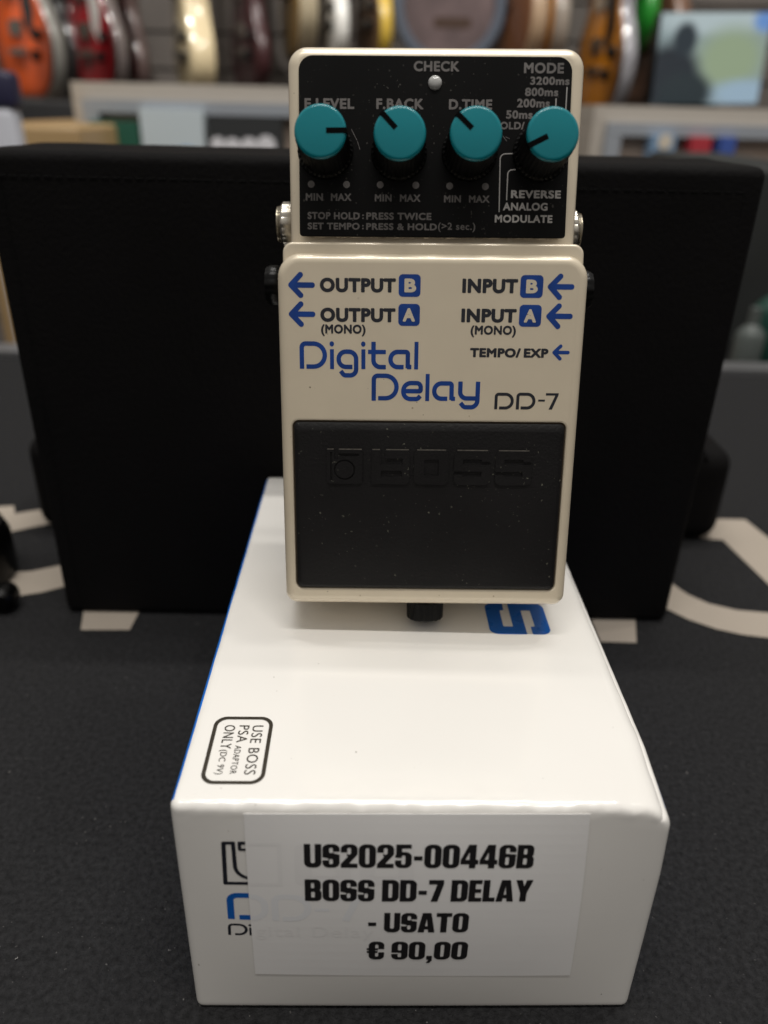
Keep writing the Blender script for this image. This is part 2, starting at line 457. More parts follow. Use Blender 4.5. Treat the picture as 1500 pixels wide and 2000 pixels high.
# prints on the top panel
ZT = BH+0.00006
def rot_place(bx, by):      # ink x runs towards the lens, ink y to the right
    return lambda x, y, d: (bx+y*MM, by-x*MM, ZT)
bm = bmesh.new()
put_ink(bm, combine([(1, s_rbox(-46.3, 5.5, -33.05, 25.4, 2.9)), (-1, s_rbox(-45.45, 6.35, -33.9, 24.55, 2.2))]), (-47, 5, -32.5, 26), 0.12, lambda x, y, d: (x*MM, y*MM, ZT))
put_text(bm, 'USE BOSS', -22.6, 0, -8.1, 2.35, rot_place(-37.5*MM, 0), 0.0)
put_text(bm, 'PSA', -22.6, 0, -17.35, 2.25, rot_place(-40.5*MM, 0), 0.0)
put_text(bm, 'ADAPTOR', -16.4, 0, -8.25, 1.35, rot_place(-40.5*MM, 0), 0.0)
put_text(bm, 'ONLY', -22.65, 0, -15.45, 2.3, rot_place(-43.7*MM, 0), 0.0)
put_text(bm, '(DC 9V)', -15.1, -0.25, -8.15, 1.65, rot_place(-43.6*MM, 0), 0.0, paren=True)
finish('adaptor_notice', bm, M_brown, carton, smooth=False)

def glyph_logo(ch):
    if ch == 'S': return [(1, s_rbox(0, 0, 1, 1, .16)), (-1, s_rbox(.24, .60, .76, .76)), (-1, s_rbox(.70, .60, 1.2, .69)), (-1, s_rbox(.24, .24, .76, .40)), (-1, s_rbox(-.2, .31, .3, .40))]
    if ch == 'O': return [(1, s_rbox(0, 0, 1, 1, .16)), (-1, s_rbox(.29, .26, .71, .74))]
    if ch == 'B': return [(1, s_rbox(0, 0, 1, 1, .14)), (1, s_rbox(0, 0, .3, 1)), (-1, s_rbox(.24, .58, .36, 1.2)), (-1, s_rbox(.34, .58, .82, .76)), (-1, s_rbox(.24, .22, .80, .40))]
    if ch == 'b': return [(1, s_rbox(0, 0, 1, 1, .10)), (1, s_rbox(0, .5, 1, 1)), (-1, s_rbox(.22, .72, .32, 1.2)), (-1, combine([(1, s_circle(.50, .42, .30)), (-1, s_circle(.50, .42, .255))])), (-1, s_rbox(.10, .10, .16, .94)), (-1, s_rbox(.32, .82, .9, .90))]
bm = bmesh.new()
lw, lh, gap = 14.6, 16.4, 2.6                                       # letters run away from the lens to the far end of the lid
for k, ch in enumerate('SSOB'):
    near = 57.75+k*(lw+gap)
    put_ink(bm, combine(glyph_logo(ch)), (-.05, -.05, 1.05, 1.05), 0.02, lambda x, y, d, n=near: ((20.7+y*lh)*MM, (n+(1-x)*lw)*MM, ZT))
finish('maker_logo', bm, M_blueprint, carton, smooth=False)

# prints and price label on the front flap (local x, z)
def front_place(off):
    def g(x, y, d):
        u = x*MM/(BW/2); v = ((BH+y*MM)-BH/2)/(BH/2)
        q = 0.0026*(1-u*u)*(1-v*v)+.0012*(1-(BH+y*MM)/BH)
        return (x*MM, -q-off-d, BH+y*MM+1.1*q)
    return g
FP, FS, FT = front_place(0.00008), front_place(0.00022), front_place(0.00034)
bm = bmesh.new()
icon = [(1, s_stroke([(-38.6, -10.6), (-40.95, -10.6), (-41.25, -22.7), (-29.6, -22.7)], 0.45)),
        (1, s_stroke(fillet([(-39.0, -10.3), (-38.9, -21.4), (-35.0, -21.2)], [6]), 0.42)),
        (1, s_stroke([(-38.0, -10.6), (-29.6, -10.6), (-29.6, -22.7)], 0.45)), (1, s_stroke([(-37.7, -10.6), (-37.7, -12.5), (-31, -12.5)], 0.35))]
for x_ in (-41.25, -40.95): icon.append((1, s_rbox(-41.5, -23.15, -40.8, -22.3)))
put_ink(bm, combine(icon), (-42, -24, -29, -10), 0.10, FP)
small = [(1, s_stroke(fillet([(-41.45, -39.6), (-41.3, -36.05), (-37.6, -36.05), (-37.7, -39.3), (-40.2, -39.3)], [.8, 1.6, 1.6]), 0.32)), (1, s_rbox(-37.0, -39.6, -36.5, -37.0)), (1, s_circle(-36.75, -36.2, .35))]
put_ink(bm, combine(small), (-42, -40, -36, -35.5), 0.06, FP)
finish('end_print', bm, M_ink, carton, smooth=False)
bm = bmesh.new()
dd = [(1, s_stroke(fillet([(-40.7, -34.2), (-40.6, -26.5), (-33.2, -26.5), (-33.2, -33.6), (-38.9, -33.6)], [1.6, 3.5, 3.5]), 0.75))]
put_ink(bm, combine(dd), (-42, -35, -32, -25), 0.12, FP)
finish('end_print_blue', bm, M_blueprint, carton, smooth=False)
# label sheet: a thin curved sheet lying on the flap
def sheet(name, corners, off, m, parent, th=0.00010):
    bm = bmesh.new(); g = front_place(off); nx, ny = 30, 18
    def pt(i, j, d):
        a, b = i/nx, j/ny
        x = (corners[0][0]*(1-a)+corners[1][0]*a)*(1-b)+(corners[3][0]*(1-a)+corners[2][0]*a)*b
        y = (corners[0][1]*(1-a)+corners[1][1]*a)*(1-b)+(corners[3][1]*(1-a)+corners[2][1]*a)*b
        return g(x, y, d)
    vv = {(i, j, d): bm.verts.new(pt(i, j, -th if d else 0)) for i in range(nx+1) for j in range(ny+1) for d in (0, 1)}
    for i in range(nx):
        for j in range(ny):
            for d in (0, 1): bm.faces.new([vv[i, j, d], vv[i+1, j, d], vv[i+1, j+1, d], vv[i, j+1, d]])
    for i in range(nx):
        for j in (0, ny): bm.faces.new([vv[i, j, 0], vv[i+1, j, 0], vv[i+1, j, 1], vv[i, j, 1]])
    for j in range(ny):
        for i in (0, nx): bm.faces.new([vv[i, j, 0], vv[i, j+1, 0], vv[i, j+1, 1], vv[i, j, 1]])
    return finish(name, bm, m, parent, smooth=False)
label = sheet('price_sticker', [(-36.4, -2.0), (33.1, -1.6), (35.3, -53.6), (-36.5, -53.1)], 0.00026, M_stick, carton)
# faint print showing through the paper
bm = bmesh.new(); FG = front_place(0.00029)
put_ink(bm, combine([(1, s_stroke([(-36, -10.6), (-29.6, -10.6), (-29.6, -22.7), (-36, -22.7)], 0.45)), (1, s_rbox(-26.5, -22.7, -15, -10.6, 1.5)), (-1, s_rbox(-23, -20, -18, -13)), (1, s_rbox(-13, -22.7, -2, -10.6, 1.5)), (-1, s_rbox(-10, -20, -5, -13))]), (-36.2, -23.5, 0, -10), 0.2, FG)
put_text(bm, 'gital Delay', -35.6, -39.5, -10, -36, FG, 0.0)
finish('ghost_print', bm, M_ghost, label, smooth=False)
bm = bmesh.new()
put_ink(bm, combine([(1, s_stroke(fillet([(-36.2, -26.5), (-33.2, -26.5), (-33.2, -33.6), (-36.2, -33.6)], [3.4, 3.4]), 0.75)), (1, s_stroke(fillet([(-31, -34.2), (-31, -26.5), (-24, -26.5), (-24, -33.6), (-29.4, -33.6)], [1.6, 3.4, 3.4]), 0.75)), (1, s_rbox(-22.5, -31, -19.5, -30)), (1, s_stroke([(-18.8, -26.5), (-13.5, -26.5), (-16, -34)], 0.8))]), (-36.2, -35, -12, -25), 0.2, FG)
finish('ghost_print', bm, M_ghostblue, label, smooth=False)

def heavy(ch):
    R, P = s_rbox, s_poly
    D = {
     'U': (.56, [(1, R(0, 0, .56, 1.4, .22)), (-1, R(.2, .18, .36, 1.6, .07))]),
     '0': (.55, [(1, R(0, 0, .55, 1, .23)), (-1, R(.205, .15, .345, .85, .06))]),
     'S': (.55, [(1, R(0, 0, .55, 1, .21)), (-1, R(.205, .62, .345, .86, .06)), (-1, R(.205, .14, .345, .38, .06)), (-1, P([(.33, .69), (.7, .69), (.7, .52), (.36, .60)])), (-1, P([(.21, .31), (-.1, .31), (-.1, .48), (.19, .40)]))]),
     '2': (.54, [(1, R(0, .5, .54, 1, .21)), (-1, R(.2, .56, .34, .86, .06)), (-1, R(-.1, .4, .2, .66)), (1, P([(0, 0), (.54, 0), (.54, .17), (.25, .17), (.54, .58), (.54, .76), (.34, .76), (.34, .62), (0, .16)]))]),
     '5': (.54, [(1, R(0, 0, .54, .68, .21)), (-1, R(.2, .14, .34, .54, .06)), (-1, R(-.1, .32, .2, .47)), (1, R(.03, .44, .21, 1)), (1, R(.03, .84, .52, 1))]),
     '4': (.58, [(1, P([(0, .17), (0, .35), (.25, 1), (.49, 1), (.49, .35), (.58, .35), (.58, .17), (.49, .17), (.49, 0), (.29, 0), (.29, .17)])), (-1, P([(.14, .35), (.29, .35), (.29, .75)]))]),
     '6': (.55, [(1, R(0, 0, .55, 1, .22)), (-1, R(.205, .13, .345, .49, .06)), (-1, R(.205, .61, .345, .87, .05)), (-1, R(.33, .60, .7, .70))]),
     '9': (.55, [(1, R(0, 0, .55, 1, .22)), (-1, R(.205, .51, .345, .87, .06)), (-1, R(.205, .13, .345, .39, .05)), (-1, R(-.2, .30, .22, .40))]),
     'B': (.56, [(1, R(0, 0, .3, 1)), (1, R(0, .46, .54, 1, .18)), (1, R(0, 0, .56, .55, .18)), (-1, R(.2, .59, .33, .85, .05)), (-1, R(.2, .15, .345, .44, .05))]),
     'D': (.56, [(1, R(0, 0, .3, 1)), (1, R(0, 0, .56, 1, .22)), (-1, R(.205, .16, .35, .84, .06))]),
     '7': (.50, [(1, P([(0, 1), (.5, 1), (.5, .82), (.31, 0), (.09, 0), (.29, .81), (0, .81)]))]),
     'E': (.44, [(1, R(0, 0, .21, 1)), (1, R(0, .83, .43, 1)), (1, R(0, .42, .41, .58)), (1, R(0, 0, .44, .17))]),
     'L': (.41, [(1, R(0, 0, .21, 1)), (1, R(0, 0, .41, .18))]),
     'A': (.60, [(1, P([(0, 0), (.15, 1), (.45, 1), (.6, 0), (.385, 0), (.37, .16), (.23, .16), (.215, 0)])), (-1, P([(.245, .31), (.355, .31), (.30, .80)]))]),
     'Y': (.58, [(1, P([(0, 1), (.21, 1), (.29, .66), (.37, 1), (.58, 1), (.395, .4), (.395, 0), (.185, 0), (.185, .4)]))]),
     'T': (.54, [(1, R(.165, 0, .375, 1)), (1, R(0, .82, .54, 1))]),
     'O': (.56, [(1, R(0, 0, .56, 1, .23)), (-1, R(.21, .15, .35, .85, .06))]),
     '-': (.32, [(1, R(.03, .33, .30, .50))]),
     ',': (.22, [(1, R(.02, 0, .2, .2)), (1, P([(.1, .05), (.2, .05), (.2, -.06), (.12, -.2), (.02, -.2), (.09, -.06)]))]),
     'E_': (.56, []),
     '€': (.56, [(1, R(.05, 0, .57, 1, .21)), (-1, R(.255, .15, .385, .85, .06)), (-1, R(.36, .40, .8, .60)), (1, R(-.02, .54, .36, .63)), (1, R(-.02, .38, .34, .47))]),
     ' ': (.17, []),
    }
    return D[ch]
def put_heavy(bm, text, x0, y0, x1, y1, place):
    tot = sum(heavy(c)[0] for c in text)+.055*(len(text)-1); k = (x1-x0)/tot; X = x0
    for c in text:
        w, ops = heavy(c)
        if ops:
            f = combine(ops); g = (lambda F: (lambda A, B: np.maximum(np.maximum(F(A, B)-.008, B-1.01), -.25-B)))(f)
            put_ink(bm, g, (-.06, -.24, w+.06, 1.06), 0.018, lambda x, y, d, X=X: place(X+x*k, y0+y*(y1-y0), d))
        X += (w+.055)*k
bm = bmesh.new()
put_heavy(bm, 'US2025-00446B', -24.5, -17.27, 22.6, -10.44, FT)
put_heavy(bm, 'BOSS DD-7 DELAY', -24.5, -27.54, 23.1, -20.95, FT)
put_heavy(bm, '- USATO', -11.3, -37.6, 10.3, -31.3, FT)
put_heavy(bm, '€ 90,00', -11.2, -47.15, 10.8, -40.9, FT)
finish('price_lettering', bm, M_tape, label, smooth=False)

# ------------------------------------------------------------------ effects pedal
AL, BT, PROLL, PYAW = math.radians(18.39), math.radians(6.909), -0.015517, 0.002255
PR = Matrix.Rotation(PYAW, 3, 'Z') @ Matrix.Rotation(PROLL, 3, 'Y')
ex, ey, ez = PR @ Vector((1, 0, 0)), PR @ Vector((0, math.sin(AL), math.cos(AL))), PR @ Vector((0, -math.cos(AL), math.sin(AL)))
PO = Vector((11.047, 167.405, -111.756))*MM + Vector((0, 0, HC))
TB = 34.3
BASE = Vector((0, -1.5, -TB))                                       # pedal origin: lower rear edge, where it stands
o3 = PO + (ex*BASE.x+ey*BASE.y+ez*BASE.z)*MM
PM = Matrix(((ex.x, ey.x, ez.x, o3.x), (ex.y, ey.y, ez.y, o3.y), (ex.z, ey.z, ez.z, o3.z), (0, 0, 0, 1)))
pedal = thing('effects_pedal', 'cream guitar effects pedal with four teal knobs, standing upright on the white box', 'effects pedal', PM)
def pfin(name, bm, m, parent=None, sharp=32, smooth=True):
    bmesh.ops.translate(bm, verts=bm.verts, vec=-BASE); bmesh.ops.scale(bm, verts=bm.verts, vec=(MM, MM, MM))
    return finish(name, bm, m, parent or pedal, sharp, smooth=smooth)
tb = math.tan(BT); cb, sb = math.cos(BT), math.sin(BT)
ztr = lambda y: y*tb
def TP(lift):                                                        # treadle surface coordinates -> pedal coordinates
    return lambda x, s, d: (x, s*cb-(lift+d)*sb, s*sb+(lift+d)*cb)
# treadle plate with a pocket for the rubber
bm = bmesh.new()
n = 8
rings = slab_rings(-35.75, -1.7, 35.75, 83.5, [3.0, 3.0, 5.5, 5.5], -27, 0, 2.2, ztr, ks=7, n=n, draft=0.9)
def trr(x0, s0, x1, s1, r, dz): return [TP(dz)(x, s, 0) for x, s in rrect(x0, s0, x1, s1, r, n)]
rings.append(trr(-33.45, 2.1, 33.45, 46.2, 1.95, 0)); rings.append(trr(-33.35, 2.2, 33.35, 46.1, 1.9, 0))
for k in range(1, 4):
    a = k/3*PI/2; rings.append(trr(-33.35+.45*math.sin(a), 2.2+.45*math.sin(a), 33.35-.45*math.sin(a), 46.1-.45*math.sin(a), 1.6, -.45*(1-math.cos(a))))
rings.append(trr(-32.9, 2.65, 32.9, 45.65, 1.5, -1.0))
loft(bm, rings)
treadle = pfin('treadle_plate', bm, M_cream)
bm = bmesh.new()
put_ink(bm, combine([(1, s_rbox(-32.95, 2.6, 32.95, 45.7, 1.5)), (-1, s_rbox(-31.5, 4, 31.5, 44, 1))]), (-34, 1.6, 34, 47), 0.3, TP(-0.9))
pfin('grime_line', bm, M_dirt, treadle, smooth=False)
M_soft = mat('soft_grime', (0.40, 0.325, 0.225), 0.6, vary=(500, 0.7))
for x_, s_, r_ in ((-28.5, 53.6, .22), (-3.1, 50.3, .16), (-4.1, 48.9, .24), (-24.2, 66.0, .12), (17.5, 0.9, .22), (-16.6, .7, .18), (3.6, 1.0, .14), (-1.5, 47.3, .12), (9.5, 47.1, .14), (30.6, 40.2, .1)):
    bm = bmesh.new(); put_ink(bm, s_circle(x_, s_, r_), (x_-.4, s_-.4, x_+.4, s_+.4), .05, TP(.03)); pfin('paint_spot', bm, M_soft, treadle, smooth=False)
rg = random.Random(3)
# rubber pad with its raised lettering
bm = bmesh.new()
pr_ = []
for ins, z in ((0.35, -0.95), (0.35, 0.05), (0.5, .35), (1.15, .75), (1.3, .8)):
    pr_.append(trr(-32.9+ins, 2.65+ins, 32.9-ins, 45.65-ins*(1.7 if z > .3 else 1), 1.2, z))
loft(bm, pr_)
for ch, x0, x1 in (('b', -24.7, -16.0), ('B', -13.8, -4.6), ('O', -3.5, 4.9), ('S', 6.2, 15.0), ('S', 16.2, 25.0)):
    put_ink(bm, combine(glyph_logo(ch)), (-.05, -.05, 1.05, 1.05), 0.02, lambda x, y, d, a=x0, b=x1: TP(0.8+0.42)(a+x*(b-a), 30.4+y*8.4, d), depth=0.44)
pad = pfin('rubber_pad', bm, M_rubber, treadle, sharp=25)
bm = bmesh.new()  # pale strips: highlights of the dusty letter edges, put into the colour
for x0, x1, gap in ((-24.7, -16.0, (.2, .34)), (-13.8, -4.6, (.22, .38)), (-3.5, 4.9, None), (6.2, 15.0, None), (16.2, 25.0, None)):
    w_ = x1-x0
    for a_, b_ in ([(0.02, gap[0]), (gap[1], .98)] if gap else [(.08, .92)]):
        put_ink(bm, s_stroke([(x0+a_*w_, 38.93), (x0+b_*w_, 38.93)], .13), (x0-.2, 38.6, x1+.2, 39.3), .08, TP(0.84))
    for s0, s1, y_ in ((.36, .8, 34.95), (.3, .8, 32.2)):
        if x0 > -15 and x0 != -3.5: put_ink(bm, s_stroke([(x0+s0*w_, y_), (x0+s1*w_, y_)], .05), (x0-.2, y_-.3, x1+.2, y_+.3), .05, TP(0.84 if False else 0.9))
pfin('dusty_highlight', bm, M_dusthighlight, pad, smooth=False)
# chassis: the deeper body carrying the control panel
bm = bmesh.new()
loft(bm, slab_rings(-33.4, -0.2, 33.6, 129.0, [2, 2, 4.4, 4.4], -TB+1.2, 5.64, 2.6, lambda y: 5.64 if y > 82 else min(5.64, y*tb-3.0), ks=7, n=8))
pfin('chassis', bm, M_cream)
bm = bmesh.new()                                                     # stepped ledge between panel and treadle
loft(bm, slab_rings(-34.6, 80, 34.8, 86.3, [1, 1, 2.4, 2.4], -20, 7.2, 0.7, ks=5))
pfin('ledge', bm, M_cream)
bm = bmesh.new()
loft(bm, slab_rings(-35.4, -1.5, 35.4, 127.0, [3, 3, 4, 4], -TB, -TB+1.15, 0.4))
pfin('base_plate', bm, M_black)
bm = bmesh.new()
for k in range(70):
    x_ = rg.uniform(-30, 29); w_ = rg.uniform(.2, 1.8); put_ink(bm, s_rbox(x_, 87.68-rg.uniform(.1, .35), x_+w_, 87.68, .03), (x_-.2, 87.1, x_+w_+.2, 87.8), .06, lambda x, y, d: (x, y, 5.675))
pfin('grime_line', bm, M_soft, smooth=False)
# control panel plate
bm = bmesh.new()
loft(bm, slab_rings(-30.75, 87.7, 30.5, 126.5, [.8, .8, 3.2, 3.2], 5.6, 5.92, 0.12, ks=3))
panel = pfin('control_panel', bm, M_panel)
PZ = 5.97
PP = lambda x, y, d: (x, y, PZ+d)
PANEL_TEXT = [('E.LEVEL', -29.45, 115.24, -18.24, 117.46), ('F.BACK', -13.28, 115.26, -2.66, 117.51), ('D.TIME', 3.07, 115.31, 12.8, 117.47), ('CHECK', -4.97, 123.25, 5.23, 125.38),
 ('MIN', -29.3, 95.5, -25.35, 97.13), ('MAX', -23.54, 95.5, -18.83, 97.13), ('MIN', -13.47, 95.45, -9.59, 97.03), ('MAX', -7.71, 95.43, -3.01, 97.03),
 ('MIN', 2.39, 95.37, 6.27, 96.93), ('MAX', 8.1, 95.36, 12.8, 96.94), ('STOP HOLD', -28.9, 91.45, -16.9, 93.03), (':', -16.35, 91.45, -15.95, 93.03), ('PRESS TWICE', -15.4, 91.45, -0.42, 93.03),
 ('SET TEMPO', -28.9, 89.2, -16.9, 90.7), (':', -16.35, 89.2, -15.95, 90.7), ('PRESS & HOLD', -15.4, 89.2, .9, 90.7), ('MODE', 19.66, 123.0, 28.58, 125.21),
 ('3200ms', 21.14, 120.6, 29.97, 122.31), ('800ms', 20.08, 118.23, 27.55, 119.99), ('200ms', 18.39, 115.84, 25.76, 117.68), ('50ms', 15.99, 113.44, 21.99, 115.22), ('HOLD/', 13.1, 111.19, 20.23, 112.78)]
bm = bmesh.new()
for t, x0, y0, x1, y1 in PANEL_TEXT: put_text(bm, t, x0, y0 if t != ':' else y0+.1, x1, y1, PP, 0.04)
put_text(bm, '(>2 sec.)', 1.15, 88.85, 9.73, 90.95, PP, 0.02, paren=True)
for x, y in ((-28.04, 99.09), (-19.94, 99.09), (-12.25, 99.08), (-4.11, 99.05), (3.62, 98.94), (11.78, 98.89)):
    put_ink(bm, s_circle(x, y, 0.78), (x-1, y-1, x+1, y+1), 0.1, PP)
for pts in ([(-18.9, 111.0), (-17.6, 108.6)], [(-17.5, 108.4), (-16.9, 106.6)], [(15.4, 109.8), (16.3, 108.7)], [(16.0, 109.6), (17.0, 109.2)]):  # thin scratches on the plate, drawn in the same mesh as the lettering
    put_ink(bm, s_stroke(pts, .06), (min(p[0] for p in pts)-.2, min(p[1] for p in pts)-.2, max(p[0] for p in pts)+.2, max(p[1] for p in pts)+.2), .05, PP)
pfin('panel_lettering', bm, M_grey, panel, smooth=False)
bm = bmesh.new()
for t, x0, y0, x1, y1 in (('REVERSE', 17.69, 96.41, 29.1, 98.15), ('ANALOG', 15.95, 93.71, 26.17, 95.43), ('MODULATE', 14.16, 91.05, 27.39, 92.74)):
    put_text(bm, t, x0, y0, x1, y1, PP, 0.04)
for pts in ([(29.45, 120.2), (29.33, 112.5), (27.5, 111)], [(27.1, 117.82), (27.11, 114.5)], fillet([(18.5, 106.05), (14.95, 105.95), (15.1, 93.32)], [1.2]), fillet([(18.6, 102.6), (16.8, 102.5), (16.73, 95.91)], [1.0])):
    xs_ = [p[0] for p in pts]; ys_ = [p[1] for p in pts]
    put_ink(bm, s_stroke(pts, 0.12), (min(xs_)-.4, min(ys_)-.4, max(xs_)+.4, max(ys_)+.4), 0.07, PP)
pfin('panel_lettering', bm, M_pale, panel, smooth=False)
bm = bmesh.new()
lathe(bm, [(1.55, 5.8), (1.55, 6.1), (1.4, 6.45), (1.0, 6.8), (.5, 6.95)], 24, c=(-.15, 120.85, 0))
pfin('indicator_lamp', bm, M_lens, panel)
# knobs
def knob(x, y, deg):
    bm = bmesh.new(); N = 72
    fl = lambda k, i: (1.0 if k % 2 else 0.965) if 1 <= i <= 4 else 1.0
    lathe(bm, [(6.35, 0), (6.3, 1.2), (5.95, 1.6), (5.75, 2.2), (5.62, 12.4), (5.4, 12.9)], N, flute=fl)
    bmesh.ops.translate(bm, verts=bm.verts, vec=(x, y, 5.93))
    kn = pfin('control_knob', bm, M_black, sharp=25)
    bm = bmesh.new()
    lathe(bm, [(5.45, 12.85), (5.52, 13.1), (5.5, 13.4), (5.36, 13.7), (5.1, 13.93), (4.75, 14.01)], 64)
    bmesh.ops.translate(bm, verts=bm.verts, vec=(x, y, 5.93))
    pfin('knob_cap', bm, M_teal, kn)
    a = math.radians(deg); c, s = math.cos(a), math.sin(a)
    bm = bmesh.new()
    for r0, r1, z0, z1, hw in ((1.25, 5.05, 14.0, 14.07, .56), (5.0, 5.64, 12.6, 14.05, .56)):
        box(bm, r0, -hw, z0, r1, hw, z1)
    bmesh.ops.rotate(bm, verts=bm.verts, cent=(0, 0, 0), matrix=Matrix.Rotation(a, 3, 'Z'))
    bmesh.ops.translate(bm, verts=bm.verts, vec=(x, y, 5.93))
    pfin('pointer_line', bm, M_pointer, kn, smooth=False)
for x, y, d in ((-24.75, 106.4, 1), (-8.02, 106.1, 134), (8.0, 106.2, 137), (24.1, 106.2, 206)): knob(x, y, d)
# label print on the treadle
TL_ = TP(0.05)
TXT = [('OUTPUT', -25.85, 75.39, -8.45, 78.55), ('OUTPUT', -25.83, 68.76, -8.43, 71.92), ('INPUT', 6.78, 75.46, 19.49, 78.63), ('INPUT', 6.79, 68.91, 19.52, 72.01), ('TEMPO/', 9.12, 60.99, 20.98, 63.11), ('EXP', 21.7, 60.99, 27.44, 63.11)]
bm = bmesh.new()
for t, x0, y0, x1, y1 in TXT: put_text(bm, t, x0, y0, x1, y1, TL_, 0.055)
put_text(bm, '(MONO)', -25.71, 65.5, -15.35, 68.2, TL_, 0.045, paren=True)
put_text(bm, '(MONO)', 9.05, 65.55, 19.58, 68.25, TL_, 0.045, paren=True)
def st(path, rad, hw): return (1, s_stroke(fillet(path, rad), hw))
dd7 = [st([(15.75, 48.8), (15.75, 52.4), (19.6, 52.4), (19.6, 49.13), (16.53, 49.13)], [.6, 1.7, 1.7], .36), st([(20.9, 48.8), (20.9, 52.45), (24.75, 52.45), (24.75, 49.18), (21.67, 49.18)], [.6, 1.7, 1.7], .36),
       (1, s_rbox(25.75, 50.75, 27.35, 51.2)), (1, s_poly([(27.5, 52.75), (30.55, 52.75), (30.5, 52.3), (29.15, 48.85), (28.35, 48.85), (29.75, 52.2), (27.5, 52.2)]))]
put_ink(bm, combine(dd7), (15.2, 48.4, 31, 53.1), 0.06, TL_)
pfin('label_lettering', bm, M_ink, treadle, smooth=False)
bm = bmesh.new(); hw = .52
word1 = [st([(-30.3, 57.95), (-30.3, 63.78), (-24.9, 63.78), (-24.9, 58.47), (-29.26, 58.47)], [.95, 2.65, 2.65], hw),
 (1, s_circle(-23.24, 63.75, .52, .60)), (1, s_rbox(-23.68, 57.93, -22.76, 62.53)),
 st([(-18.42, 58.47), (-21.65, 58.47), (-21.65, 62.0), (-17.55, 62.0), (-17.55, 56.5), (-20.4, 56.5), (-21.2, 57.5)], [1.7, 1.7, 1.7, 1.7, .8], hw),
 (1, s_circle(-15.88, 63.77, .52, .60)), (1, s_rbox(-16.32, 57.98, -15.38, 62.57)),
 st([(-13.48, 64.32), (-13.48, 58.5), (-10.55, 58.5)], [1.6], hw), (1, s_rbox(-14.77, 61.5, -10.58, 62.48)),
 st([(-6.36, 58.54), (-9.47, 58.54), (-9.47, 62.05), (-5.42, 62.05), (-5.4, 58.3)], [1.7, 1.7, .5], hw), (1, s_rbox(-5.6, 58.05, -4.55, 59.1)),
 (1, s_rbox(-3.9, 58.03, -2.96, 64.4))]
put_ink(bm, combine(word1), (-31.2, 55.8, -2.4, 64.8), 0.085, TL_)
word2 = [st([(-13.38, 50.57), (-13.38, 56.48), (-7.97, 56.48), (-7.97, 51.18), (-12.33, 51.18)], [.95, 2.65, 2.65], hw),
 st([(-6.2, 52.92), (-2.25, 52.92), (-2.25, 54.83), (-6.35, 54.83), (-6.35, 51.06), (-3.0, 51.06), (-2.3, 51.8)], [.3, 1.7, 1.8, 1.7, .8], hw),
 (1, s_rbox(-1.12, 50.62, -.18, 57.0)),
 st([(4.12, 51.2), (1.0, 51.2), (1.0, 54.82), (5.08, 54.82), (5.12, 50.95)], [1.7, 1.7, .5], hw), (1, s_rbox(5.0, 50.72, 5.98, 51.7)),
 st([(7.15, 55.3), (7.15, 51.33), (11.0, 51.33)], [1.5], hw), st([(11.3, 55.3), (11.3, 49.22), (8.15, 49.22), (7.3, 50.25)], [1.8, .9], hw)]
put_ink(bm, combine(word2), (-14.2, 48.5, 12.2, 57.6), 0.085, TL_)
for x0, y0, x1, y1 in ((-33.09, 74.03, -26.98, 79.78), (-33.13, 67.55, -26.97, 73.3), (26.3, 74.1, 32.4, 79.9), (26.4, 67.56, 32.5, 73.35), (28.36, 60.4, 32.4, 64.1)):
    w_ = x1-x0; h_ = y1-y0; q = .1*w_; ym = (y0+y1)/2
    put_ink(bm, combine([(1, s_stroke([(x0+q, ym), (x1-q, ym)], q, True)), (1, s_stroke([(x0+.47*w_-q*.1, y1-q), (x0+q, ym), (x0+.47*w_-q*.1, y0+q)], q, True))]), (x0-.3, y0-.3, x1+.3, y1+.3), 0.085, TL_)
BOXES = [('B', -7.78, 74.5, -2.77, 79.48, (-6.46, 75.49, -3.76, 78.53)), ('A', -7.78, 68.0, -2.8, 72.94, (-6.74, 68.98, -3.94, 71.97)), ('B', 20.05, 74.5, 25.25, 79.52, (21.37, 75.51, 24.05, 78.54)), ('A', 20.15, 68.05, 25.25, 72.97, (21.28, 69.0, 24.05, 71.98))]
for ch, x0, y0, x1, y1, r in BOXES: put_ink(bm, s_rbox(x0, y0, x1, y1, .95), (x0-.3, y0-.3, x1+.3, y1+.3), 0.085, TL_)
pfin('label_lettering', bm, M_navy, treadle, smooth=False)
bm = bmesh.new()
for ch, x0, y0, x1, y1, r in BOXES: put_text(bm, ch, *r, TP(0.09), 0.05)
pfin('label_lettering', bm, M_cream, treadle, smooth=False)
